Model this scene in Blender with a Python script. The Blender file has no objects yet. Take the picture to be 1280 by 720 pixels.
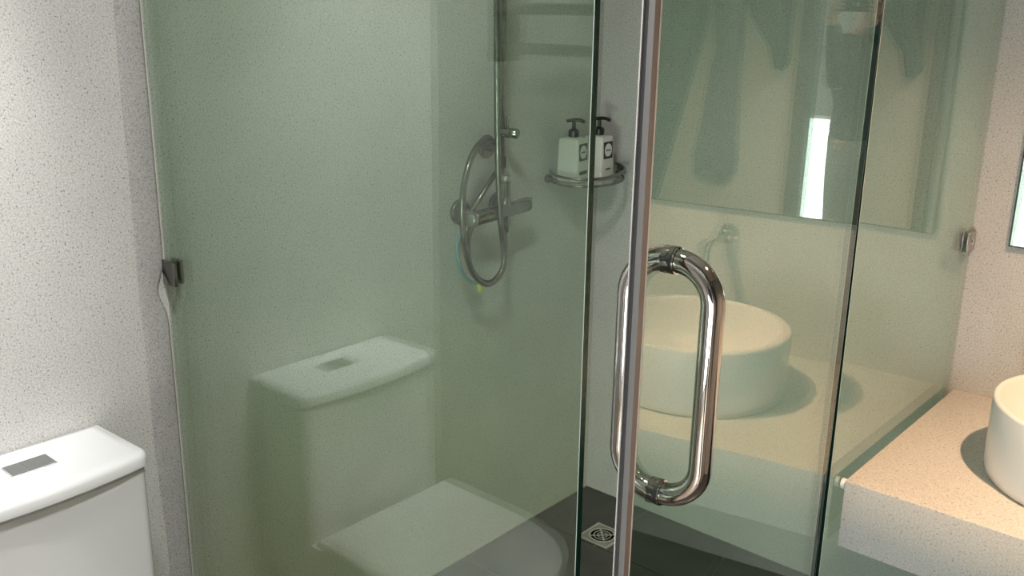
import bpy, bmesh, math, random
from mathutils import Vector, Matrix, Euler
random.seed(4)
PI = math.pi
scn = bpy.context.scene
C = scn.collection

# ------------------------------------------------------------------ camera
cam_d = bpy.data.cameras.new('camera')
cam = bpy.data.objects.new('camera', cam_d)
C.objects.link(cam)
CAM = Vector((1.7074, -2.3416, 1.52))
YAW, PIT, ROL, FPX = 0.717408, -0.284886, 0.012319, 1214.3
fw = Vector((-math.sin(YAW) * math.cos(PIT), math.cos(YAW) * math.cos(PIT), math.sin(PIT)))
rt = Vector((math.cos(YAW), math.sin(YAW), 0))
up = rt.cross(fw)
r2 = rt * math.cos(ROL) + up * math.sin(ROL)
u2 = -rt * math.sin(ROL) + up * math.cos(ROL)
cam.matrix_world = Matrix(((r2.x, u2.x, -fw.x, CAM.x), (r2.y, u2.y, -fw.y, CAM.y), (r2.z, u2.z, -fw.z, CAM.z), (0, 0, 0, 1)))
cam_d.sensor_width = 36.0
cam_d.lens = 36.0 * FPX / 1280.0
cam_d.clip_start = 0.01
scn.camera = cam

# ------------------------------------------------------------------ world, light, exposure
w = bpy.data.worlds.new('world')
scn.world = w
w.use_nodes = True
scn.view_settings.view_transform = 'Standard'
scn.view_settings.look = 'None'
scn.view_settings.gamma = 1.0
scn.view_settings.use_curve_mapping = False
scn.view_settings.exposure = 0.0
cy = scn.cycles
cy.use_denoising = True
cy.max_bounces = 12
cy.transparent_max_bounces = 24
cy.glossy_bounces = 8
cy.diffuse_bounces = 5
cy.caustics_reflective = False
cy.caustics_refractive = False
cy.sample_clamp_indirect = 6.0
P_ROOM, P_WARM, P_WASH_FILL, P_DAY = 31.0, 62.0, 44.0, 36.0
w.node_tree.nodes['Background'].inputs[0].default_value = (0.95, 0.97, 1.0, 1)
w.node_tree.nodes['Background'].inputs[1].default_value = P_DAY      # bright day outside the hall window
COL_ROOM, COL_WARM = (1.0, 0.99, 0.97), (1.0, 0.63, 0.38)

# ------------------------------------------------------------------ materials
MATS = {}
def nodes(name):
    m = bpy.data.materials.new(name)
    m.use_nodes = True
    MATS[name] = m
    nt = m.node_tree
    return m, nt, nt.nodes['Principled BSDF']

def plain(name, col, rough=0.5, metal=0.0, spec=0.5, coat=0.0, grain=0.0, gscale=60.0):
    m, nt, b = nodes(name)
    b.inputs['Base Color'].default_value = (*col, 1)
    b.inputs['Roughness'].default_value = rough
    b.inputs['Metallic'].default_value = metal
    b.inputs['Specular IOR Level'].default_value = spec
    b.inputs['Coat Weight'].default_value = coat
    if grain > 0:
        tc = nt.nodes.new('ShaderNodeTexCoord')
        nz = nt.nodes.new('ShaderNodeTexNoise')
        nz.inputs['Scale'].default_value = gscale
        nz.inputs['Detail'].default_value = 4
        nt.links.new(tc.outputs['Object'], nz.inputs['Vector'])
        rp = nt.nodes.new('ShaderNodeValToRGB')
        rp.color_ramp.elements[0].position = 0.3
        rp.color_ramp.elements[1].position = 0.7
        rp.color_ramp.elements[0].color = (*[c * (1 - grain) for c in col], 1)
        rp.color_ramp.elements[1].color = (*[min(1, c * (1 + grain)) for c in col], 1)
        nt.links.new(nz.outputs['Fac'], rp.inputs['Fac'])
        nt.links.new(rp.outputs['Color'], b.inputs['Base Color'])
    return m

def stone(name, light, dark, fleck, fscale=240.0, thresh=0.655, rough=0.55, cloud=2.2, bump=0.04, fine=0.5):
    """micro-cement / terrazzo: slow clouds, fine grit and small dark flecks"""
    m, nt, b = nodes(name)
    L = nt.links.new
    tc = nt.nodes.new('ShaderNodeTexCoord')
    def noise(sc, det, rg=0.5):
        n = nt.nodes.new('ShaderNodeTexNoise')
        n.inputs['Scale'].default_value = sc
        n.inputs['Detail'].default_value = det
        n.inputs['Roughness'].default_value = rg
        L(tc.outputs['Object'], n.inputs['Vector'])
        return n
    def ramp(src, p0, p1, c0, c1):
        r = nt.nodes.new('ShaderNodeValToRGB')
        r.color_ramp.elements[0].position = p0
        r.color_ramp.elements[1].position = p1
        r.color_ramp.elements[0].color = (*c0, 1)
        r.color_ramp.elements[1].color = (*c1, 1)
        L(src.outputs['Fac'], r.inputs['Fac'])
        return r
    big = ramp(noise(cloud, 6, 0.62), 0.32, 0.68, dark, light)
    grit = ramp(noise(fscale * 1.3, 3, 0.7), 0.34, 0.60, (1 - fine * 0.5,) * 3, (1, 1, 1))
    mul = nt.nodes.new('ShaderNodeMix'); mul.data_type = 'RGBA'; mul.blend_type = 'MULTIPLY'
    mul.inputs[0].default_value = 1.0
    L(big.outputs['Color'], mul.inputs[6]); L(grit.outputs['Color'], mul.inputs[7])
    fl = ramp(noise(fscale, 1.5), thresh, thresh + 0.05, (0, 0, 0), (1, 1, 1))
    mx = nt.nodes.new('ShaderNodeMix'); mx.data_type = 'RGBA'
    L(fl.outputs['Color'], mx.inputs[0]); L(mul.outputs[2], mx.inputs[6])
    mx.inputs[7].default_value = (*fleck, 1)
    L(mx.outputs[2], b.inputs['Base Color'])
    b.inputs['Roughness'].default_value = rough
    b.inputs['Specular IOR Level'].default_value = 0.35
    bp = nt.nodes.new('ShaderNodeBump')
    bp.inputs['Strength'].default_value = bump * 4
    bp.inputs['Distance'].default_value = 0.004
    L(noise(18, 5).outputs['Fac'], bp.inputs['Height'])
    L(bp.outputs['Normal'], b.inputs['Normal'])
    return m

stone('cement_wall', (0.68, 0.672, 0.645), (0.58, 0.572, 0.548), (0.25, 0.245, 0.235), thresh=0.632, fine=0.7)
stone('cement_strip', (0.50, 0.492, 0.475), (0.40, 0.394, 0.38), (0.25, 0.245, 0.235), thresh=0.615, fine=0.7, rough=0.65, bump=0.12)
stone('counter_stone', (0.66, 0.635, 0.60), (0.60, 0.575, 0.54), (0.34, 0.32, 0.29), fscale=210, thresh=0.63, rough=0.42, bump=0.01)
stone('dark_tile', (0.075, 0.080, 0.083), (0.034, 0.037, 0.039), (0.06, 0.06, 0.06), fscale=120, rough=0.36, cloud=4.5, fine=0.25)
plain('grout', (0.36, 0.355, 0.34), 0.8, grain=0.2)
plain('ceiling_paint', (0.80, 0.79, 0.77), 0.8, grain=0.03, gscale=8)
plain('hall_paint', (0.72, 0.72, 0.70), 0.8, grain=0.03, gscale=8)
plain('ceramic', (0.66, 0.67, 0.68), 0.12, coat=0.4)
plain('basin_ceramic', (0.78, 0.76, 0.74), 0.35, coat=0.1)
plain('plastic_white', (0.78, 0.78, 0.77), 0.3)
plain('seat_plastic', (0.60, 0.61, 0.61), 0.3)
plain('bottle_white', (0.66, 0.645, 0.60), 0.4, grain=0.03)
plain('black_plastic', (0.012, 0.012, 0.013), 0.35)
plain('label_black', (0.015, 0.015, 0.015), 0.5)
plain('label_white', (0.74, 0.73, 0.70), 0.5)
plain('chrome', (0.78, 0.77, 0.76), 0.07, 1.0)
plain('satin_steel', (0.50, 0.50, 0.49), 0.3, 1.0)
plain('handle_chrome', (0.50, 0.49, 0.48), 0.05, 1.0)
plain('dark_chrome', (0.25, 0.245, 0.23), 0.22, 1.0)
plain('hose_steel', (0.20, 0.195, 0.18), 0.2, 1.0)
plain('shower_chrome', (0.28, 0.28, 0.27), 0.15, 1.0)
plain('rubber', (0.02, 0.02, 0.02), 0.6)
plain('blue_hose', (0.16, 0.34, 0.42), 0.4)
plain('yellow_plastic', (0.62, 0.56, 0.10), 0.4)
plain('button_frame', (0.62, 0.63, 0.63), 0.25, 0.6)
plain('button_grey', (0.20, 0.205, 0.205), 0.28, 0.5)
plain('print_grey', (0.42, 0.43, 0.44), 0.5)
plain('drain_steel', (0.66, 0.65, 0.62), 0.35, 0.85)
plain('black_hole', (0.006, 0.006, 0.006), 0.9)
plain('door_frame_paint', (0.10, 0.10, 0.10), 0.5)
plain('cloth_dark', (0.045, 0.047, 0.05), 0.9, grain=0.15)
plain('cloth_grey', (0.13, 0.135, 0.14), 0.9, grain=0.15)
plain('cloth_charcoal', (0.028, 0.028, 0.027), 0.9, grain=0.15)
plain('shirt_dark', (0.06, 0.06, 0.065), 0.9, grain=0.1)
plain('trousers_grey', (0.16, 0.165, 0.16), 0.9, grain=0.1)
plain('skin', (0.50, 0.32, 0.24), 0.5, grain=0.04)
plain('hair', (0.012, 0.010, 0.009), 0.5)
plain('eye_white', (0.8, 0.8, 0.78), 0.2)
plain('lips', (0.42, 0.19, 0.16), 0.45)
plain('wood_floor', (0.42, 0.33, 0.24), 0.4, grain=0.2, gscale=7)
plain('blind_cloth', (0.30, 0.30, 0.29), 0.9, grain=0.05)
plain('arris', (0.38, 0.45, 0.42), 0.3)
plain('glass_edge', (0.004, 0.020, 0.016), 0.12)
plain('mirror_silver', (0.90, 0.93, 0.91), 0.01, 1.0)
plain('mirror_back', (0.08, 0.09, 0.09), 0.5)
plain('seal_plastic', (0.13, 0.125, 0.122), 0.45)
plain('seal_light', (0.42, 0.40, 0.39), 0.35)
plain('sealant', (0.66, 0.65, 0.62), 0.5)

def glass(name, tint):
    """flat clear pane: Fresnel mirror reflection over straight, tinted transmission at each surface"""
    m = bpy.data.materials.new(name); m.use_nodes = True; MATS[name] = m
    nt = m.node_tree; nt.nodes.clear(); L = nt.links.new
    out = nt.nodes.new('ShaderNodeOutputMaterial')
    mix = nt.nodes.new('ShaderNodeMixShader')
    tr = nt.nodes.new('ShaderNodeBsdfTransparent'); tr.inputs[0].default_value = (*tint, 1)
    gl = nt.nodes.new('ShaderNodeBsdfGlossy'); gl.inputs['Roughness'].default_value = 0.0
    gl.inputs[0].default_value = (1, 1, 1, 1)
    fr = nt.nodes.new('ShaderNodeFresnel')
    geo = nt.nodes.new('ShaderNodeNewGeometry')
    mp = nt.nodes.new('ShaderNodeMapRange')          # pane is flat: both surfaces reflect like air to glass
    mp.inputs['To Min'].default_value = 1.82
    mp.inputs['To Max'].default_value = 1 / 1.82
    L(geo.outputs['Backfacing'], mp.inputs['Value'])
    L(mp.outputs[0], fr.inputs['IOR'])
    L(fr.outputs[0], mix.inputs[0]); L(tr.outputs[0], mix.inputs[1]); L(gl.outputs[0], mix.inputs[2])
    L(mix.outputs[0], out.inputs['Surface'])
    return m
glass('shower_glass', (0.86, 0.948, 0.875))
glass('clear_glass', (0.95, 0.97, 0.96))

def emit(name, col, s):
    m = bpy.data.materials.new(name); m.use_nodes = True; MATS[name] = m
    nt = m.node_tree; nt.nodes.clear()
    out = nt.nodes.new('ShaderNodeOutputMaterial'); e = nt.nodes.new('ShaderNodeEmission')
    e.inputs[0].default_value = (*col, 1); e.inputs[1].default_value = s
    nt.links.new(e.outputs[0], out.inputs['Surface'])
emit('lamp_neutral', COL_ROOM, 18.0)
emit('lamp_warm', COL_WARM, 18.0)

# ------------------------------------------------------------------ mesh helpers
def obj(name, bm, mat, parent=None, smooth=False, sharp=None):
    me = bpy.data.meshes.new(name)
    bmesh.ops.recalc_face_normals(bm, faces=bm.faces)
    if smooth:
        for f in bm.faces: f.smooth = True
        if sharp is not None:
            for e in bm.edges:
                if len(e.link_faces) == 2 and e.calc_face_angle(0) > sharp: e.smooth = False
    bm.to_mesh(me); bm.free()
    for mm in (mat if isinstance(mat, (list, tuple)) else [mat]):
        me.materials.append(MATS[mm])
    o = bpy.data.objects.new(name, me)
    C.objects.link(o)
    if parent: o.parent = parent
    return o

def tag(o, label, cat, group=None, kind=None):
    if label: o['label'] = label
    if cat: o['category'] = cat
    if group: o['group'] = group
    if kind: o['kind'] = kind
    return o

def empty(name, loc, rz=0.0, label=None, cat=None, group=None):
    o = bpy.data.objects.new(name, None)
    o.empty_display_size = 0.05
    o.location = loc; o.rotation_euler = (0, 0, rz)
    C.objects.link(o)
    return tag(o, label, cat, group)

def box(bm, a, b, bev=0.0, seg=2, mi=0):
    x0, y0, z0 = a; x1, y1, z1 = b
    vs = [bm.verts.new(v) for v in ((x0, y0, z0), (x1, y0, z0), (x1, y1, z0), (x0, y1, z0), (x0, y0, z1), (x1, y0, z1), (x1, y1, z1), (x0, y1, z1))]
    fs = [bm.faces.new([vs[i] for i in q]) for q in ((3, 2, 1, 0), (4, 5, 6, 7), (0, 1, 5, 4), (1, 2, 6, 5), (2, 3, 7, 6), (3, 0, 4, 7))]
    for f in fs: f.material_index = mi
    if bev > 0:
        es = list({e for f in fs for e in f.edges})
        bmesh.ops.bevel(bm, geom=es, offset=bev, segments=seg, affect='EDGES', profile=0.5)

def mbox(name, a, b, mat, parent=None, bev=0.0, seg=2):
    bm = bmesh.new(); box(bm, a, b, bev, seg)
    return obj(name, bm, mat, parent, smooth=bev > 0, sharp=0.6)

def frames(pts):
    pts = [Vector(p) for p in pts]
    n = len(pts); T = []
    for i in range(n):
        T.append((pts[min(i + 1, n - 1)] - pts[max(i - 1, 0)]).normalized())
    a = Vector((0, 0, 1)) if abs(T[0].z) < 0.9 else Vector((1, 0, 0))
    N = (a - T[0] * a.dot(T[0])).normalized()
    out = []
    for i in range(n):
        N = (N - T[i] * N.dot(T[i])).normalized()
        out.append((pts[i], N, T[i].cross(N)))
    return out

def tube(bm, pts, rad, seg=12, cap=True, mi=0):
    fr = frames(pts); rings = []
    for i, (p, N, B) in enumerate(fr):
        r = rad[i] if isinstance(rad, (list, tuple)) else rad
        rings.append([bm.verts.new(p + (N * math.cos(2 * PI * k / seg) + B * math.sin(2 * PI * k / seg)) * r) for k in range(seg)])
    for a, b in zip(rings, rings[1:]):
        for k in range(seg):
            f = bm.faces.new((a[k], a[(k + 1) % seg], b[(k + 1) % seg], b[k])); f.material_index = mi
    if cap:
        bm.faces.new(rings[0][::-1]).material_index = mi
        bm.faces.new(rings[-1]).material_index = mi

def spline(ps, n=12):
    ps = [Vector(p) for p in ps]
    q = [ps[0] * 2 - ps[1]] + ps + [ps[-1] * 2 - ps[-2]]
    out = []
    for i in range(1, len(q) - 2):
        p0, p1, p2, p3 = q[i - 1:i + 3]
        for k in range(n):
            t = k / n
            out.append(0.5 * ((2 * p1) + (p2 - p0) * t + (2 * p0 - 5 * p1 + 4 * p2 - p3) * t * t + (-p0 + 3 * p1 - 3 * p2 + p3) * t ** 3))
    out.append(ps[-1])
    return out

def resample(pts, step):
    out = [pts[0]]; acc = 0.0
    for a, b in zip(pts, pts[1:]):
        d = (b - a).length
        while d > 0 and acc + d >= step:
            a = a + (b - a) * ((step - acc) / d)
            out.append(a.copy()); d = (b - a).length; acc = 0.0
        acc += d
    return out

def fillet(ps, r, n=8):
    """polyline with rounded corners"""
    ps = [Vector(p) for p in ps]; out = [ps[0]]
    for a, b, c in zip(ps, ps[1:], ps[2:]):
        u = (a - b).normalized(); v = (c - b).normalized()
        ang = u.angle(v); t = r / math.tan(ang / 2)
        cen = b + (u + v).normalized() * (r / math.sin(ang / 2))
        s = b + u * t - cen; e = b + v * t - cen
        tot = s.angle(e); ax = s.cross(e).normalized()
        for k in range(n + 1):
            out.append(cen + Matrix.Rotation(tot * k / n, 3, ax) @ s)
    out.append(ps[-1])
    return out

def lathe(bm, prof, cen=(0, 0, 0), seg=48, axis='Z', mi=0):
    cen = Vector(cen); rings = []
    for r, h in prof:
        ring = []
        for k in range(seg):
            c, s = math.cos(2 * PI * k / seg) * r, math.sin(2 * PI * k / seg) * r
            v = {'Z': (c, s, h), 'X': (h, c, s), 'Y': (c, h, s)}[axis]
            ring.append(bm.verts.new(cen + Vector(v)))
        rings.append(ring)
    for a, b in zip(rings, rings[1:]):
        for k in range(seg):
            f = bm.faces.new((a[k], a[(k + 1) % seg], b[(k + 1) % seg], b[k])); f.material_index = mi
    if prof[0][0] > 1e-6: bm.faces.new(rings[0][::-1]).material_index = mi
    if prof[-1][0] > 1e-6: bm.faces.new(rings[-1]).material_index = mi
    bmesh.ops.remove_doubles(bm, verts=[v for r in rings for v in r], dist=1e-6)

def loft(bm, secs, cap=True):
    rings = [[bm.verts.new(p) for p in s] for s in secs]
    n = len(rings[0])
    for a, b in zip(rings, rings[1:]):
        for k in range(n): bm.faces.new((a[k], a[(k + 1) % n], b[(k + 1) % n], b[k]))
    if cap:
        bm.faces.new(rings[0][::-1]); bm.faces.new(rings[-1])

def struct(o): o['kind'] = 'structure'; return o

# ================================================================== the room shell
RX, YD, ZC = 2.90, -2.135, 2.42        # right wall, doorway wall, ceiling
DX0, DX1, DH = 0.82, 1.85, 2.05        # doorway
HY = -3.90                             # far wall of the hall
struct(mbox('wall_left', (-0.12, YD - 0.12, 0), (0, 0.12, ZC), 'cement_wall'))
struct(mbox('wall_back', (0, 0, 0), (RX + 0.12, 0.12, ZC), 'cement_wall'))
struct(mbox('wall_right', (RX, YD - 0.12, 0), (RX + 0.12, 0, ZC), 'cement_wall'))
bm = bmesh.new()
box(bm, (0, YD - 0.12, 0), (DX0, YD, ZC)); box(bm, (DX1, YD - 0.12, 0), (RX, YD, ZC)); box(bm, (DX0, YD - 0.12, DH), (DX1, YD, ZC))
struct(obj('wall_front', bm, 'cement_wall'))
struct(mbox('ceiling', (-0.12, HY - 0.12, ZC), (RX + 0.12, 0.12, ZC + 0.1), 'ceiling_paint'))
# floor: grout bed and separate dark tiles
floor = struct(mbox('floor', (-0.12, YD - 0.12, -0.1), (RX + 0.12, 0.12, -0.004), 'grout'))
row_y = [0.0, -0.278]
while row_y[-1] > YD: row_y.append(max(YD, row_y[-1] - 0.30))
for i, (ya, yb) in enumerate(zip(row_y, row_y[1:])):
    if ya - yb < 0.02: continue
    xs = [0.0]; x = 0.24 if i % 2 == 0 else 0.54
    while x < RX: xs.append(x); x += 0.60
    xs.append(RX)
    for xa, xb in zip(xs, xs[1:]):
        if xb - xa < 0.02: continue
        bm = bmesh.new(); dz = random.uniform(-0.0004, 0.0004)
        box(bm, (xa + 0.002, yb + 0.002, -0.012), (xb - 0.002, ya - 0.002, dz), 0.0012, 1)
        obj('tile', bm, 'dark_tile', floor)
# hall behind the doorway
struct(mbox('floor_hall', (-0.12, HY - 0.12, -0.1), (RX + 0.12, YD - 0.12, -0.002), 'wood_floor'))
struct(mbox('wall_hall_left', (-0.12, HY, 0), (0, YD - 0.12, ZC), 'hall_paint'))
struct(mbox('wall_hall_right', (RX, HY, 0), (RX + 0.12, YD - 0.12, ZC), 'hall_paint'))
WX0, WX1, WZ0, WZ1 = 1.20, 2.75, 0.06, 2.10
bm = bmesh.new()
box(bm, (-0.12, HY - 0.12, 0), (WX0, HY, ZC)); box(bm, (WX1, HY - 0.12, 0), (RX + 0.12, HY, ZC))
box(bm, (WX0, HY - 0.12, WZ1), (WX1, HY, ZC)); box(bm, (WX0, HY - 0.12, 0), (WX1, HY, WZ0))
struct(obj('wall_hall_far', bm, 'hall_paint'))
win = empty('window_1', ((WX0 + WX1) / 2, HY - 0.05, WZ0)); struct(win)
def wl(x, z): return (x - (WX0 + WX1) / 2, z - WZ0)
bm = bmesh.new()
for xa, xb, za, zb in ((WX0, WX0 + .04, WZ0, WZ1), (WX1 - .04, WX1, WZ0, WZ1), (WX0 + .04, WX1 - .04, WZ1 - .04, WZ1), (WX0 + .04, WX1 - .04, WZ0, WZ0 + .04)):
    a = wl(xa, za); b = wl(xb, zb); box(bm, (a[0], -.03, a[1]), (b[0], .03, b[1]))
obj('window_frame', bm, 'door_frame_paint', win)
a = wl(WX0 + .04, WZ0 + .04); b = wl(WX1 - .04, WZ1 - .04)
mbox('pane', (a[0], -.004, a[1]), (b[0], .004, b[1]), 'clear_glass', win)
blind = empty('added_roller_blind', ((WX0 + WX1) / 2, HY + 0.05, WZ1), 0, 'added grey roller blind, half lowered to leave only the foot of the window bright', 'blind')  # added blind, masks the upper window so only its low part is bright
mbox('cloth', (-.80, -.004, 0.86 - WZ1), (.80, .004, .0), 'blind_cloth', blind)
mbox('bottom_bar', (-.80, -.012, 0.835 - WZ1), (.80, .012, 0.86 - WZ1), 'satin_steel', blind, 0.004)
bm = bmesh.new(); tube(bm, [(-.83, 0, .03), (.83, 0, .03)], .03, 16); obj('roller', bm, 'satin_steel', blind, True, .6)
# door lining round the doorway
t = empty('trim_1', (DX1, YD, 0)); struct(t)
for nm, a, b in (('jamb', (-.012, -.13, 0), (.055, .018, DH + .05)), ('jamb', (DX0 - DX1 - .055, -.13, 0), (DX0 - DX1 + .012, .018, DH + .05)), ('head', (DX0 - DX1 + .012, -.13, DH - .012), (-.012, .018, DH + .05))):
    mbox(nm, a, b, 'door_frame_paint', t, 0.003, 1)
# plaster fillet on the left wall where the fixed glass meets it
bm = bmesh.new()
prof = []
GY = -1.406
N = 160
for i in range(N + 1):
    z = 2.0 * i / N
    wob = 0.003 * math.sin(z * 5.1) + 0.0012 * math.sin(z * 17)
    pinch = 0.016 * math.exp(-((z - 0.975) / 0.035) ** 2)
    y0 = GY - 0.050 + wob
    t_ = 0.0052 + 0.0008 * math.sin(z * 11)
    prof.append([(-0.002, y0 - 0.016, z), (t_ * .35, y0 - 0.008, z), (t_ * .8, y0 + .002, z), (t_, y0 + 0.016, z), (t_, GY - 0.016 - pinch, z), (t_ * .7, GY - 0.010 - pinch, z), (-0.002, GY - 0.0085 - pinch, z)])
loft(bm, prof)
struct(obj('trim_2', bm, 'cement_strip', None, True))

# ================================================================== lights of the place and one added wall spot
def downlight(loc, mat, label, power, col, spread, rad, aim=(0, 0, -1)):
    t = empty('ceiling_light', loc, 0, label, 'ceiling light')
    bm = bmesh.new()
    lathe(bm, [(0.048, -0.001), (0.052, -0.012), (0.066, -0.010), (0.070, 0.0)], seg=40)
    obj('ring', bm, 'plastic_white', t, True, .6)
    bm = bmesh.new(); lathe(bm, [(0.0, -0.006), (0.046, -0.004)], seg=32)
    obj('lens', bm, mat, t)
    ld = bpy.data.lights.new('lamp', 'SPOT')
    ld.energy = power; ld.color = col; ld.spot_size = spread; ld.spot_blend = 1.0; ld.shadow_soft_size = rad
    lo = bpy.data.objects.new('lamp', ld); C.objects.link(lo); lo.parent = t; lo.location = (0, 0, -0.03)
    lo.rotation_euler = Vector(aim).to_track_quat('-Z', 'Y').to_euler()
    return t
downlight((0.98, -1.72, ZC), 'lamp_neutral', 'round white ceiling downlight in the middle of the bathroom', P_ROOM * 4, COL_ROOM, math.radians(150), 0.08)
downlight((0.46, -2.050, ZC), 'lamp_neutral', 'added unseen spot in the corner above the toilet, brightening the wall the left panel mirrors', P_WASH_FILL * 4, COL_ROOM, math.radians(56), 0.05, (-0.46, -0.04, -0.92))  # added narrow spot, aimed to brighten the mirrored part of the left wall
downlight((1.86, -0.92, ZC), 'lamp_warm', 'round warm ceiling downlight above the washbasin', P_WARM * 4, COL_WARM, math.radians(112), 0.03)
ad = bpy.data.lights.new('window_daylight', 'AREA'); ad.shape = 'RECTANGLE'; ad.size = WX1 - WX0 - .1; ad.size_y = .74
ao = bpy.data.objects.new('window_daylight', ad); C.objects.link(ao)
ao.location = ((WX0 + WX1) / 2, HY + 0.06, WZ0 + 0.42); ao.rotation_euler = (math.radians(90), 0, 0)
ad.cycles.is_portal = True          # guides the daylight through the window, adds no light

# ================================================================== shower enclosure
def pane(name, a, b, parent, edge_faces):
    """glass slab: clear faces, dark green polished edges with a thin pale arris"""
    bm = bmesh.new(); box(bm, a, b)
    ax = min(range(3), key=lambda i: abs(b[i] - a[i]))
    big = [f for f in bm.faces if abs(f.normal[ax]) > .9]
    bm.normal_update()
    big = [f for f in bm.faces if abs(f.normal[ax]) > .9]
    es = list({e for f in big for e in f.edges})
    for f in bm.faces: f.material_index = 0 if f in big else 1
    bmesh.ops.bevel(bm, geom=es, offset=0.0007, segments=1, affect='EDGES')
    bm.normal_update()
    for f in bm.faces:
        n = [abs(c) for c in f.normal]
        if n[ax] > .9: f.material_index = 0
        elif n[ax] > .2: f.material_index = 2
        else: f.material_index = 1
    return obj(name, bm, ['shower_glass', 'glass_edge', 'arris'], parent)

p1 = empty('glass_panel', (0.0, GY, 0), 0, 'wide fixed clear glass shower panel between the toilet and the shower hose', 'glass panel')
pane('pane', (-0.006, -.006, .012), (1.016, .006, 2.0), p1, None)
mbox('sealant_bead', (0.0, -.0085, .012), (0.0018, -.0062, 2.0), 'sealant', p1)
def clip(parent, along, sgn, z, name='wall_clip'):
    # clamp of two plates and a bolt boss, along local axis
    o = bmesh.new()
    L = 0.046
    for s in (-1, 1):
        if along == 'X': box(o, (0.001, s * .0062, z - .024), (L if s < 0 else L - .012, s * .0140, z + .024), .0025, 2)
        else: box(o, (s * .0062, -L, z - .024), (s * .0165, -0.001, z + .024), .006, 3)
    c = obj(name, o, 'dark_chrome' if along == 'X' else 'satin_steel', parent, True, .5)
    b = bmesh.new()
    if along == 'X': lathe(b, [(.0, .0160), (.006, .0155), (.007, .0140)], (L * .55, 0, z), 20, 'Y')
    else: lathe(b, [(.0, .0185), (.006, .018), (.007, .0165)], (0, -L * .55, z), 20, 'X')
    obj('screw', b, 'chrome', c, True, .6)
    return c
clip(p1, 'X', 1, 1.013); clip(p1, 'X', 1, 1.80, 'wall_clip'); clip(p1, 'X', 1, 0.22, 'wall_clip')

PX = 1.062
p2 = empty('glass_panel', (PX, 0.0, 0), 0, 'narrow fixed clear glass panel beside the stone counter', 'glass panel')
pane('pane', (-.006, -.684, .012), (.006, .006, 2.0), p2, None)
clip(p2, 'Y', 1, 1.010); clip(p2, 'Y', 1, 1.80); clip(p2, 'Y', 1, 0.22)

DW = 0.796
door = empty('shower_door', (PX - 0.0058, -0.692, 0), math.radians(5.5), 'frameless glass shower door slightly ajar with chrome pull handle', 'shower door')
door.rotation_euler.y = math.radians(0.3)      # hangs slightly out of plumb
pane('pane', (-.005, -DW, .012), (.005, 0.0, 2.0), door, None)
# edge seal on the closing side: a channel over the edge, a dark groove and thin pale lips
bm = bmesh.new()
box(bm, (.0052, -DW - .001, .012), (.0068, -DW + .009, 2.0)); box(bm, (-.0068, -DW - .001, .012), (-.0052, -DW + .009, 2.0)); box(bm, (-.0068, -DW - .0045, .012), (.0068, -DW - .001, 2.0))
seal = obj('edge_seal', bm, 'seal_plastic', door)
mbox('groove', (-.0049, -DW - .0050, .012), (-.0006, -DW - .0046, 2.0), 'rubber', seal)
mbox('lip', (-.0066, -DW - .0075, .012), (-.0050, -DW - .0046, 2.0), 'seal_light', seal)
mbox('lip', (.0069, -DW + .0070, .012), (.0076, -DW + .0092, 2.0), 'seal_light', seal)
for z in (0.24, 1.74):
    hg = mbox('hinge', (-.016, -.052, z - .045), (.016, -.004, z + .045), 'satin_steel', door, .003)
    mbox('hinge_leaf', (-.016, .010, z - .045), (.016, .058, z + .045), 'satin_steel', hg, .003)
    bm = bmesh.new(); tube(bm, [(0, .003, z - .04), (0, .003, z + .04)], .008, 16); obj('pin', bm, 'chrome', hg, True, .6)
# D pull handles inside and outside
HZ0, HZ1, HYL = 0.941, 1.238, -0.713
for s in (1, -1):
    off = 0.0555 if s > 0 else 0.053
    path = fillet([(s * .005, HYL, HZ1), (s * off, HYL, HZ1), (s * off, HYL, HZ0), (s * .005, HYL, HZ0)], .048, 14)
    bm = bmesh.new(); tube(bm, path, .0142, 24)
    h = obj('pull_handle', bm, 'handle_chrome', door, True, 1.0)
    h['label'] = 'outer chrome D handle' if s > 0 else 'inner chrome D handle'
    for z in (HZ0, HZ1):
        bm = bmesh.new(); lathe(bm, [(.0150, s * .0002), (.0162, s * .0004), (.0166, s * .0054), (.0166, s * .0062), (.0150, s * .0065)], (0, HYL, z), 32, 'X'); obj('gasket', bm, 'rubber', h, True, .6)
        bm = bmesh.new(); lathe(bm, [(.0148, s * .0068), (.0164, s * .0071), (.0164, s * .0090), (.0148, s * .0094)], (0, HYL, z), 32, 'X'); obj('collar', bm, 'handle_chrome', h, True, .6)

# ================================================================== floor drain
DR = (0.2265, -0.2215)
dr = empty('floor_drain', (DR[0], DR[1], 0.0), 0, 'square steel floor drain with round ringed grate in the shower corner', 'drain')
bm = bmesh.new(); S = .0535
for a, b in (((-S, -S), (S, -S + .008)), ((-S, S - .008), (S, S)), ((-S, -S + .008), (-S + .008, S - .008)), ((S - .008, -S + .008), (S, S - .008))):
    box(bm, (*a, -.002), (*b, .0035))
obj('frame', bm, 'drain_steel', dr)
mbox('plate', (-S + .008, -S + .008, -.002), (S - .008, S - .008, .0022), 'satin_steel', dr)
bm = bmesh.new(); lathe(bm, [(0, .0025), (.0385, .0025), (.0385, .0022)], seg=40); obj('well', bm, 'black_hole', dr)
for r0, r1 in ((.001, .0055), (.0125, .0160), (.0235, .0270), (.0350, .0415)):
    bm = bmesh.new(); lathe(bm, [(r0, .0026), (r0, .0042), (r1, .0042), (r1, .0026)], seg=40); obj('grate_ring', bm, 'drain_steel', dr)
for a, b in (((-.038, -.0022), (.038, .0022)), ((-.0022, -.038), (.0022, .038))):
    mbox('grate_bar', (*a, .0026), (*b, .0040), 'drain_steel', dr).rotation_euler = (0, 0, PI / 4)

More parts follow.
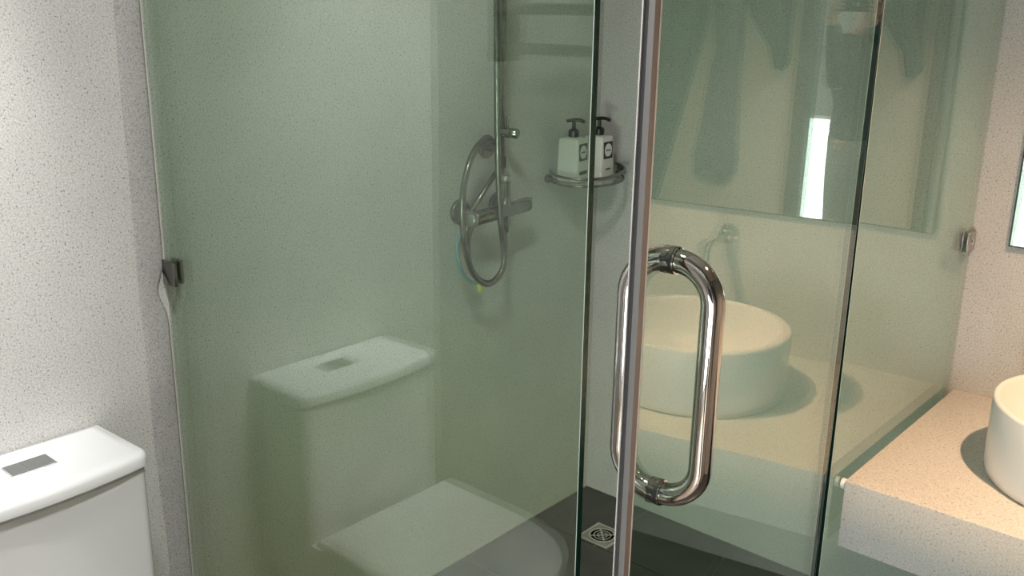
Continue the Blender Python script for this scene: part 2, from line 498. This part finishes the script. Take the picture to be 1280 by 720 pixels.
# ================================================================== vanity counter, basin, tap, mirror
CZ0, CZ1, CX0, CYF = 0.502, 0.644, 1.079, -0.637
cn = empty('vanity_counter', (CX0, CYF, CZ0), 0, 'thick floating speckled stone counter carrying the round washbasin', 'counter')
bm = bmesh.new(); box(bm, (0, 0, 0), (RX - CX0, -CYF, CZ1 - CZ0), .0025, 2); obj('slab', bm, 'counter_stone', cn, True, .6)
bm = bmesh.new(); lathe(bm, [(.0105, -.0005), (.0105, -.009), (.008, -.0103), (0, -.0105)], (0, .012, CZ1 - CZ0 - .013), 20, 'X')
obj('door_stop', bm, 'plastic_white', cn, True, .7)['label'] = 'small white rubber door stop'

BC = (1.462, -0.328); BR = 0.215; BH = 0.156
bs = empty('washbasin', (BC[0], BC[1], CZ1), 0, 'round white vessel washbasin standing on the stone counter', 'basin')
bm = bmesh.new()
lathe(bm, [(0, 0), (BR - .012, 0), (BR - .004, .004), (BR - .001, .02), (BR, BH - .006), (BR - .002, BH - .001), (BR - .006, BH), (BR - .011, BH - .002), (BR - .014, BH - .008),
           (BR - .020, .075), (BR - .040, .036), (BR - .085, .021), (.06, .016), (.022, .014), (0, .014)], seg=96)
obj('bowl', bm, 'basin_ceramic', bs, True, 1.2)
bm = bmesh.new(); lathe(bm, [(0, .0205), (.022, .0195), (.026, .0165), (.026, .0145)], seg=32); obj('waste_plug', bm, 'chrome', bs, True, .6)
# wall spout and lever above the basin
tp = empty('wall_tap', (1.505, 0, 0.945), 0, 'chrome wall mounted tap above the round washbasin', 'tap')
bm = bmesh.new(); lathe(bm, [(.026, 0), (.026, -.006), (.018, -.010), (.018, -.045), (.014, -.048)], (0, 0, 0), 32, 'Y'); obj('body', bm, 'chrome', tp, True, .6)
bm = bmesh.new(); tube(bm, fillet([(0, -.04, 0), (0, -.175, 0), (0, -.175, -.045)], .02, 8), .010, 16); obj('spout', bm, 'chrome', tp, True, .8)
bm = bmesh.new(); tube(bm, [(0, -.03, .016), (0, -.05, .06)], .005, 12); obj('lever', bm, 'chrome', tp, True, .8)

mr = empty('wall_mirror', (1.150, 0, 1.010), 0, 'frameless wall mirror above the stone counter', 'mirror')
MW, MHt = 1.35, 0.98
mbox('backing', (.004, -.010, .004), (MW - .004, -.0005, MHt - .004), 'mirror_back', mr)
bm = bmesh.new(); bv = .004
o_ = [(0, -.0105, 0), (MW, -.0105, 0), (MW, -.0105, MHt), (0, -.0105, MHt)]
i_ = [(bv, -.0125, bv), (MW - bv, -.0125, bv), (MW - bv, -.0125, MHt - bv), (bv, -.0125, MHt - bv)]
ov = [bm.verts.new(v) for v in o_]; iv = [bm.verts.new(v) for v in i_]
bm.faces.new(iv); bm.faces.new(ov[::-1])
for k in range(4): bm.faces.new((ov[k], ov[(k + 1) % 4], iv[(k + 1) % 4], iv[k]))
for f in bm.faces: f.material_index = 0 if len(f.verts) == 4 and all(abs(v.co.y + .0125) < 1e-5 for v in f.verts) else 1
obj('mirror_plate', bm, ['mirror_silver', 'mirror_back'], mr)

# ================================================================== toilet
TY = -1.763
tl = empty('toilet', (0.0, TY, 0), 0, 'white one-piece toilet with rectangular tank against the speckled wall', 'toilet')
def rrect(x0, x1, hw, r, z, bow=0.0, n=6, taper=0.0):
    """plan outline of the tank: wall side square, room side with rounded corners and a bowed front"""
    pts = [(x0, -hw + .004), (x0, hw - .004)]
    def c(cx, cyy, a0):
        for k in range(n + 1):
            a = a0 - k / n * PI / 2
            pts.append((cx + r * math.cos(a), cyy + r * math.sin(a)))
    c(x1 - r, hw - r, PI / 2)
    m = 10
    for k in range(1, m):
        y = (hw - r) - 2 * (hw - r) * k / m
        pts.append((x1 + bow * (1 - (y / (hw - r)) ** 2), y))
    c(x1 - r, -hw + r, 0.0)
    return [Vector((p[0], p[1], z)) for p in pts]
# tank body, slightly narrower than its lid
bm = bmesh.new()
loft(bm, [rrect(.004, .186, .178, .018, .30, .006), rrect(.004, .186, .181, .018, .50, .008), rrect(.004, .184, .183, .018, .712, .010), rrect(.006, .178, .177, .016, .7175, .010)])
obj('tank', bm, 'ceramic', tl, True, .7)
bm = bmesh.new(); loft(bm, [rrect(.010, .176, .174, .016, .7165, .010), rrect(.010, .176, .174, .016, .7225, .010)])
obj('lid_gap', bm, 'rubber', tl)
bm = bmesh.new()
loft(bm, [rrect(.006, .186, .186, .026, .7205, .012), rrect(.003, .191, .190, .028, .7225, .014), rrect(.003, .191, .190, .028, .737, .014), rrect(.004, .1885, .1885, .027, .7425, .013), rrect(.008, .183, .184, .024, .7455, .012), rrect(.02, .165, .165, .02, .7462, .010)])
lid = obj('tank_lid', bm, 'ceramic', tl, True, .9)
fb = mbox('flush_plate', (.063, -.018, .7455), (.112, .059, .7478), 'button_frame', lid, .001, 1)
mbox('flush_button', (.0655, .011, .7478), (.1095, .0565, .7492), 'button_grey', fb, .0008, 1)
mbox('flush_button', (.0655, -.0155, .7478), (.1095, .0095, .7492), 'button_grey', fb, .0008, 1)
# faint printed mark on the lid
bm = bmesh.new()
for k in range(7): box(bm, (.1285, .010 + k * .0046, .7461), (.1297 + .0006 * (k % 2), .0136 + k * .0046, .74635))
obj('printed_mark', bm, 'print_grey', lid)
def dshape(x0, x1, hw, z, n=28, p=2.5):
    """seat outline: straight sides from the hinge, round nose"""
    pts = [Vector((x0, hw, z))]; xm = x0 + (x1 - x0) * 0.45
    for k in range(n + 1):
        a = PI / 2 - PI * k / n
        cx = abs(math.cos(a)) ** (2 / p); sy = math.copysign(abs(math.sin(a)) ** (2 / p), math.sin(a))
        pts.append(Vector((xm + (x1 - xm) * cx, hw * sy, z)))
    pts.append(Vector((x0, -hw, z)))
    return pts
bm = bmesh.new()
loft(bm, [dshape(.03, .50, .105, .0), dshape(.03, .53, .115, .02), dshape(.03, .57, .135, .16), dshape(.03, .64, .168, .30), dshape(.03, .655, .178, .36), dshape(.03, .655, .178, .392), dshape(.04, .66, .172, .396)])
obj('bowl', bm, 'ceramic', tl, True, .8)
mbox('seat_deck', (.18, -.176, .392), (.25, .176, .404), 'ceramic', tl, .004)
bm = bmesh.new(); loft(bm, [dshape(.232, .658, .182, .399), dshape(.230, .662, .185, .403), dshape(.230, .662, .185, .412), dshape(.232, .658, .182, .416)]); obj('seat', bm, 'seat_plastic', tl, True, .8)
bm = bmesh.new(); loft(bm, [dshape(.222, .662, .184, .4175), dshape(.220, .666, .187, .421), dshape(.220, .666, .187, .430), dshape(.224, .660, .182, .435), dshape(.24, .61, .15, .4368)]); obj('seat_lid', bm, 'seat_plastic', tl, True, .8)
for s in (-1, 1):
    bm = bmesh.new(); tube(bm, [(.212, s * .075 - .02, .414), (.212, s * .075 + .02, .414)], .0095, 14); obj('hinge', bm, 'satin_steel', tl, True, .6)

# ================================================================== shower set on the left wall
sh = empty('shower_set', (0, -0.50, 1.01), 0, 'chrome shower mixer with riser pipe and looped ribbed hose on the wall', 'shower')
def W(x, y, z): return Vector((x, y + 0.50, z - 1.01))
def cyl(name, a, b, r, mat='shower_chrome', parent=sh, seg=20, bev=None):
    a = Vector(a); b = Vector(b); bm = bmesh.new()
    d = (b - a); e = min(.003, d.length * .2, r * .4); u = d.normalized()
    tube(bm, [a, a + u * e, b - u * e, b], [r - e, r, r, r - e], seg)
    return obj(name, bm, mat, parent, True, .9)
# riser with its wall bracket
cyl('riser_pipe', W(.060, -.4985, 1.09), W(.060, -.4985, 2.02), .0085)
bk = cyl('wall_bracket', W(.0, -.497, 1.165), W(.010, -.497, 1.165), .030, 'dark_chrome')
cyl('arm', W(.008, -.497, 1.165), W(.060, -.498, 1.165), .011, 'dark_chrome', bk)
sl = cyl('slider', W(.045, -.505, 1.208), W(.105, -.488, 1.206), .0125)
for k in (-1, 0, 1): cyl('prong', W(.064 + k * .012, -.499 + k * .003, 1.217), W(.064 + k * .012, -.499 + k * .003, 1.242 + .004 * k), .0035, 'shower_chrome', sl, 10)
cyl('riser_joint', W(.060, -.4985, 1.115), W(.060, -.4985, 1.148), .0105, 'rubber')
# thermostatic bar with wall flanges
mx = cyl('mixer_bar', W(.078, -.622, 1.004), W(.078, -.415, 1.012), .0185, 'shower_chrome', sh, 28)
cyl('end_knob', W(.078, -.640, 1.0035), W(.078, -.620, 1.004), .0195, 'satin_steel', mx, 28)
lv = bmesh.new(); box(lv, W(.068, -.448, 1.020), W(.090, -.408, 1.030), .003, 2); obj('lever', lv, 'shower_chrome', mx, True, .6)
for y in (-.596, -.452):
    fl = cyl('wall_flange', W(0, y, 1.008), W(.012, y, 1.008), .033, 'dark_chrome', sh, 28)
    cyl('elbow', W(.010, y, 1.008), W(.070, y, 1.008), .013, 'dark_chrome', fl)
cyl('link_pipe', W(.052, -.606, 1.015), W(.058, -.506, 1.118), .0065, 'dark_chrome')
dv = cyl('diverter', W(.078, -.505, .968), W(.078, -.505, 1.085), .0145, 'shower_chrome', sh, 24)
cyl('cap', W(.078, -.505, 1.083), W(.078, -.505, 1.102), .0165, 'satin_steel', dv, 24)
cyl('outlet', W(.078, -.505, .950), W(.078, -.505, .970), .0095, 'rubber', dv)
def hose(name, pts, r, mat, ribs=True, parent=sh):
    p = resample(spline(pts, 24), .0030 if ribs else .012)
    rad = [r * (1.0 if (i // 1) % 2 else .76) for i in range(len(p))] if ribs else r
    bm = bmesh.new(); tube(bm, p, rad, 10)
    return obj(name, bm, mat, parent, True, 3.0)
hose('hose', [W(.085, -.545, 1.98), W(.095, -.562, 1.75), W(.100, -.567, 1.53), W(.100, -.564, 1.34), W(.100, -.559, 1.147), W(.100, -.548, 1.0), W(.100, -.532, .885), W(.100, -.560, .842), W(.100, -.605, .838), W(.100, -.652, .882), W(.100, -.680, .965), W(.100, -.685, 1.064), W(.097, -.660, 1.145), W(.085, -.612, 1.188), W(.066, -.555, 1.190), W(.040, -.512, 1.182)], .0086, 'hose_steel')
hose('hose', [W(.078, -.505, .955), W(.080, -.505, .900), W(.082, -.520, .850), W(.086, -.560, .830), W(.088, -.610, .845), W(.086, -.645, .890), W(.080, -.645, .950), W(.078, -.628, .992)], .0082, 'hose_steel')
bh = hose('drain_hose', [W(.020, -.596, .985), W(.022, -.612, .955), W(.025, -.628, .925), W(.028, -.622, .875), W(.030, -.598, .835), W(.032, -.566, .818), W(.034, -.552, .815)], .0050, 'blue_hose', False)
bh['label'] = 'thin pale blue hose'
cyl('nozzle', W(.034, -.556, .822), W(.036, -.551, .790), .0075, 'yellow_plastic', bh, 14)['label'] = 'yellow tip'
# hand shower parked high on the riser
hs = cyl('hand_shower', W(.085, -.545, 1.975), W(.130, -.50, 2.10), .012)
bm = bmesh.new(); lathe(bm, [(0, -.012), (.045, -.012), (.052, 0), (.04, .012), (0, .016)], W(.14, -.49, 2.12), 28); obj('head', bm, 'shower_chrome', hs, True, .6)

# ================================================================== corner shelf and soap bottles
cs = empty('corner_shelf', (0, 0, 1.05), 0, 'chrome wire corner shelf with clear glass tray holding two bottles', 'shelf')
def Z(p): return Vector((p[0], p[1], p[2] - 1.05))
top_rim = [(.006, -.235, 1.072), (.040, -.262, 1.068), (.090, -.268, 1.065), (.135, -.245, 1.064), (.160, -.195, 1.064), (.160, -.13, 1.066), (.140, -.065, 1.069), (.110, -.030, 1.072), (.070, -.006, 1.074)]
low_rim = [(.012, -.225, 1.044), (.055, -.262, 1.0435), (.105, -.262, 1.043), (.150, -.225, 1.043), (.165, -.16, 1.043), (.150, -.085, 1.044), (.115, -.035, 1.045), (.08, -.010, 1.046)]
bm = bmesh.new(); tube(bm, spline([Z(p) for p in top_rim], 8), .0042, 10); obj('top_rail', bm, 'dark_chrome', cs, True)
bm = bmesh.new(); tube(bm, spline([Z(p) for p in low_rim], 8), .0030, 10); obj('lower_rail', bm, 'dark_chrome', cs, True)
tr_ = spline([Z(p) for p in low_rim], 5)
outl = [Vector((.002, -.004, tr_[0].z))] + [Vector((.002, -.222, tr_[0].z))] + [Vector((p.x - .003, p.y + .003, tr_[0].z)) for p in tr_] + [Vector((.075, -.004, tr_[0].z))]
bm = bmesh.new(); loft(bm, [[p + Vector((0, 0, -.003)) for p in outl], [p + Vector((0, 0, .003)) for p in outl]]); obj('glass_tray', bm, 'clear_glass', cs)
for a, b in (((0, -.240, 1.050), (.038, -.252, 1.047)), ((.085, 0, 1.055), (.092, -.030, 1.052))):
    bm = bmesh.new(); tube(bm, [Z(a), Z(a) + (Z(b) - Z(a)) * .25, Z(a) + (Z(b) - Z(a)) * .26, Z(b)], [.012, .012, .0075, .0075], 16); obj('wall_mount', bm, 'dark_chrome', cs, True, .7)
for a, b in ((top_rim[0], (.003, -.235, 1.05)), (top_rim[-1], (.07, -.003, 1.055))):
    bm = bmesh.new(); tube(bm, [Z(a), Z(b)], .0040, 10); obj('rail_end', bm, 'satin_steel', cs, True, .7)

def bottle(loc, rz, tilt, label, marks):
    b = empty('soap_bottle', loc, rz, label, 'soap bottle', 'white pump bottles on the corner shelf')
    b.rotation_euler = (tilt[0], tilt[1], rz)
    hb, ht, H = .034, .0305, .119
    def sq(h, z, r=.006):
        pts = []
        for cx, cyy, a0 in ((1, 1, 0), (-1, 1, PI / 2), (-1, -1, PI), (1, -1, 1.5 * PI)):
            for k in range(4):
                a = a0 + k / 3 * PI / 2
                pts.append(Vector((cx * (h - r) + r * math.cos(a), cyy * (h - r) + r * math.sin(a), z)))
        return pts
    bm = bmesh.new(); loft(bm, [sq(hb - .003, 0), sq(hb, .003), sq(ht, H - .004), sq(ht - .003, H), sq(.013, H + .003)])
    body = obj('body', bm, 'bottle_white', b, True, .7)
    def face(y0, y1, z0, z1, d=.0007):
        f = lambda z: hb + (ht - hb) * z / H
        m = bmesh.new()
        q = [(f(z0), y0, z0), (f(z0), y1, z0), (f(z1), y1, z1), (f(z1), y0, z1)]
        loft(m, [[Vector((x - .0003, y, z)) for x, y, z in q], [Vector((x + d, y, z)) for x, y, z in q]])
        return m
    lb = obj('label_square', face(-.023, .023, .058, .105), 'label_black', body)
    m = bmesh.new(); xx = hb + (ht - hb) * .0815 / H
    lathe(m, [(0, xx + .0012), (.0185, xx + .0012), (.0185, xx)], (0, 0, .0815), 32, 'X'); obj('label_disc', m, 'label_white', lb)
    m = bmesh.new()
    for k in range(6): box(m, (xx + .0011, -.0115 + k * .0040, .0795 + .0004 * (k % 2)), (xx + .0016, -.0088 + k * .0040, .0840 - .0005 * (k % 3)))
    obj('label_print', m, 'label_black', lb)
    if marks: obj('label_strip', face(-.022, .022, .020, .030), 'label_black', body)
    else:
        for k in range(5): obj('label_letter', face(-.012 + k * .005, -.0085 + k * .005, .027, .031), 'label_black', body)
    m = bmesh.new(); lathe(m, [(.013, H + .002), (.0145, H + .004), (.0145, H + .020), (.009, H + .024), (.0052, H + .026), (.0052, H + .045)], seg=24)
    pm = obj('pump', m, 'black_plastic', b, True, .6)
    m = bmesh.new(); tube(m, spline([(-.012, -.018, H + .047), (0, 0, H + .049), (.010, .016, H + .0475), (.017, .028, H + .042)], 6), .0048, 12); obj('spout', m, 'black_plastic', pm, True, .8)
    return b
bottle((.062, -.205, 1.0472), math.radians(9), (0, 0), 'white square pump bottle with solid black strip at its foot, left of pair', True)
bottle((.085, -.118, 1.0472), math.radians(4), (0, 0), 'white square pump bottle with thin dark lettering at its foot, nearer the corner', False)

# ================================================================== things on the doorway wall, seen as reflections
def garment(name, label, cat, loc, rows, depth, mat, folds, seed):
    t = empty(name, loc, 0, label, cat, 'clothes hung on the doorway wall')
    rnd = random.Random(seed); n = 26
    bm = bmesh.new(); secs = []
    ph = rnd.random() * 6
    for i, (z, xa, xb) in enumerate(rows):
        fr = []; bk_ = []
        for k in range(n + 1):
            u = k / n; x = xa + (xb - xa) * u
            d = depth * (0.35 + 0.65 * math.sin(PI * min(1, max(0, u))) ** .6) * (0.8 + 0.2 * math.sin(folds * 2 * PI * u + ph + i * .15))
            zz = z + (0.012 * math.sin(9 * u + seed) if i == len(rows) - 1 else 0)
            fr.append(Vector((x, d, zz))); bk_.append(Vector((x, .004, zz)))
        secs.append(fr + bk_[::-1])
    loft(bm, secs)
    obj('cloth', bm, mat, t, True, 1.2)
    top = rows[0][0]; xm = (rows[0][1] + rows[0][2]) / 2
    bm = bmesh.new(); tube(bm, fillet([(xm, 0.0, top + .03), (xm, .05, top + .03), (xm, .05, top + .06)], .012, 5), .005, 10); obj('hook', bm, 'satin_steel', t, True, .8)
    return t
garment('hanging_jacket', 'dark jacket hanging by the door frame, a faint shape in the glass door', 'jacket', (1.93, YD, 0),
        [(1.80, .07, .14), (1.74, .02, .20), (1.55, .01, .23), (1.46, .01, .20), (1.40, .01, .155), (1.33, .01, .10), (1.27, .01, .085), (1.24, .018, .075)], .07, 'cloth_dark', 3, 1)
garment('hanging_robe', 'long grey robe hanging on the wall, a faint shape in the glass door', 'robe', (2.16, YD, 0),
        [(1.80, .06, .12), (1.74, .0, .17), (1.30, .0, .13), (1.22, .0, .15), (1.0, -.01, .17), (.80, -.02, .20), (.73, -.015, .185)], .06, 'cloth_grey', 4, 2)
garment('stand_in_coat', 'made-up charcoal coat, its slanted edge standing in for a dark area in the glass door', 'coat', (2.35, YD, 0),
        [(1.86, .10, .30), (1.78, .0, .42), (1.45, -.02, .44), (1.1, .06, .45), (.8, .13, .46), (.5, .20, .47)], .07, 'cloth_charcoal', 4, 3)  # added coat, stands in for a slanted soft-edged dark area mirrored in the door
rk = empty('towel_rack', (.40, YD, 1.40), 0, 'two-bar chrome towel rack, two faint bands in the left glass panel', 'towel rack')
for z in (.03, .11):
    bm = bmesh.new(); tube(bm, [(-.14, .07, z), (.22, .07, z)], .012, 14); obj('bar', bm, 'dark_chrome', rk, True, .8)
for x in (-.13, .21):
    mbox('bracket', (x - .01, 0, .0), (x + .01, .085, .14), 'dark_chrome', rk, .003)

# ================================================================== person taking the picture in the doorway
BX, BY = 1.708, -2.60
BYAW = 0.90
ps = None
F = Vector((-math.sin(BYAW), math.cos(BYAW), 0)); Rr = Vector((math.cos(BYAW), math.sin(BYAW), 0))
def bp(r, f, z): return Vector((BX, BY, 0)) + Rr * r + F * f + Vector((0, 0, z))
def skin_mesh(name, verts, edges, radii, root, mat, parent=None, sub=2):
    me = bpy.data.meshes.new(name); me.from_pydata([tuple(v) for v in verts], edges, []); me.update()
    o = bpy.data.objects.new(name, me); C.objects.link(o)
    if parent: o.parent = parent
    md = o.modifiers.new('skin', 'SKIN'); md.use_smooth_shade = True
    for i, sv in enumerate(me.skin_vertices[0].data):
        r = radii[i]; sv.radius = r if isinstance(r, tuple) else (r, r); sv.use_root = (i == root)
    ss = o.modifiers.new('sub', 'SUBSURF'); ss.levels = sub; ss.render_levels = sub
    me.materials.append(MATS[mat])
    return o
PHc = CAM - fw * 0.022           # phone centre, just behind the lens
V_, E_, R_ = [], [], []
def add(v, r, link=None):
    V_.append(v); R_.append(r)
    if link is not None: E_.append((link, len(V_) - 1))
    return len(V_) - 1
pel = add(bp(0, 0, .90), (.095, .085)); wa = add(bp(0, 0, 1.04), (.095, .080), pel); ch = add(bp(0, -.01, 1.22), (.120, .090), wa)
ck = add(bp(0, -.01, 1.335), (.11, .075), ch); nk = add(bp(0, .0, 1.41), .050, ck); hd0 = add(bp(0, .02, 1.485), (.066, .078), nk); hd1 = add(bp(0, .022, 1.57), (.073, .090), hd0); add(bp(0, .01, 1.625), (.045, .055), hd1)
hands = []
for s in (-1, 1):
    so = add(bp(s * .155, -.01, 1.325), .055, ck); el = add(bp(s * .205, .075, 1.145), .040, so)
    wr = PHc + r2 * (s * .088) - fw * .035 - u2 * .055
    m = add((V_[el] + wr) / 2 + Vector((0, 0, -.004)), .034, el); wi = add(wr, .024, m)
    pa = add(PHc + r2 * (s * .088) - fw * .020 - u2 * .012, (.030, .017), wi)
    hands.append((s, pa))
    hip = add(bp(s * .075, 0, .82), .078, pel); kn = add(bp(s * .068, .01, .47), .050, hip); cf = add(bp(s * .068, -.015, .32), .050, kn); an = add(bp(s * .07, -.01, .085), .034, cf); hl = add(bp(s * .07, .03, .045), .034, an); add(bp(s * .085, .15, .028), (.038, .022), hl)
ps = skin_mesh('person', V_, E_, R_, 0, 'skin')
tag(ps, 'person in dark shirt and grey trousers holding up a phone, mirrored in the glass door', 'person')
for s, pa in hands:
    base = V_[pa]
    for k in range(4):            # fingers close over the far long edge of the phone
        o0 = base + u2 * (.030 - .019 * k) + r2 * (s * .004)
        ln = (.9, 1.0, .95, .8)[k]
        pts = [o0 - fw * .004, o0 + fw * .024 * ln + r2 * (s * .004), o0 + fw * .030 - r2 * (s * .014 * ln), o0 + fw * .030 - r2 * (s * .030 * ln)]
        pts = [p - fw * .006 for p in pts]
        skin_mesh('finger', pts, [(0, 1), (1, 2), (2, 3)], [.0088, .0082, .0075, .0065], 0, 'skin', ps, 1)
    th = [base - fw * .010 + u2 * .002, base - fw * .016 + u2 * .022 - r2 * (s * .012), base - fw * .010 + u2 * .036 - r2 * (s * .030)]
    skin_mesh('thumb', th, [(0, 1), (1, 2)], [.0105, .0095, .0078], 0, 'skin', ps, 1)
# shirt and shorts
sv = [bp(0, 0, .86), bp(0, 0, .95), bp(0, 0, 1.06), bp(0, -.01, 1.22), bp(0, -.01, 1.335), bp(0, 0, 1.385)]
sr = [(.150, .125), (.150, .122), (.138, .110), (.152, .114), (.122, .090), .060]; se = [(0, 1), (1, 2), (2, 3), (3, 4), (4, 5)]
for s, pa in hands:
    el = bp(s * .205, .075, 1.145); wr = PHc + r2 * (s * .088) - fw * .035 - u2 * .055
    i = len(sv); sv += [bp(s * .160, -.01, 1.330), el, el.lerp(wr, .5) - Vector((0, 0, .004)), el.lerp(wr, .9)]; sr += [.068, .053, .046, .036]
    se += [(4, i), (i, i + 1), (i + 1, i + 2), (i + 2, i + 3)]
skin_mesh('shirt', sv, se, sr, 3, 'shirt_dark', ps)
sv = [bp(0, 0, .98), bp(0, 0, .87)]; sr = [(.130, .108), (.136, .113)]; se = [(0, 1)]
for s in (-1, 1):
    i = len(sv); sv += [bp(s * .070, 0, .80), bp(s * .068, .008, .47), bp(s * .069, -.012, .16)]; sr += [.084, .068, .062]; se += [(1, i), (i, i + 1), (i + 1, i + 2)]
skin_mesh('trousers', sv, se, sr, 1, 'trousers_grey', ps)
# head details
def ball(name, c, rx, ry, rz, mat, seg=16):
    bm = bmesh.new(); bmesh.ops.create_uvsphere(bm, u_segments=seg, v_segments=10, radius=1)
    for v in bm.verts: v.co = Vector(c) + Rr * v.co.x * rx + F * v.co.y * ry + Vector((0, 0, v.co.z * rz))
    return obj(name, bm, mat, ps, True)
ball('hair', bp(0, -.012, 1.60), .084, .100, .075, 'hair', 24)
for s in (-1, 1):
    e = ball('eye', bp(s * .030, .098, 1.545), .014, .010, .009, 'eye_white'); p_ = ball('ear', bp(s * .078, .01, 1.535), .010, .020, .032, 'skin')
    ball('pupil', bp(s * .030, .106, 1.545), .006, .004, .006, 'hair')
nb = bmesh.new(); tube(nb, [bp(0, .103, 1.55), bp(0, .118, 1.520), bp(0, .112, 1.508)], [.008, .014, .010], 10); obj('nose', nb, 'skin', ps, True)
ball('mouth', bp(0, .092, 1.480), .024, .010, .007, 'lips')
# the phone
ph = bpy.data.objects.new('phone', None); C.objects.link(ph)
ph.matrix_world = Matrix(((r2.x, u2.x, -fw.x, PHc.x), (r2.y, u2.y, -fw.y, PHc.y), (r2.z, u2.z, -fw.z, PHc.z), (0, 0, 0, 1)))
tag(ph, 'dark phone held up by the person in the doorway', 'phone')
mbox('case', (-.078, -.036, -.002), (.078, .036, .006), 'black_plastic', ph, .003)
mbox('screen', (-.074, -.033, .006), (.074, .033, .0065), 'label_black', ph)
bm = bmesh.new(); lathe(bm, [(.009, -.002), (.009, -.0045), (.006, -.0045), (.005, -.003), (0, -.003)], (0, 0, 0), 20); obj('lens_ring', bm, 'satin_steel', ph, True, .6)
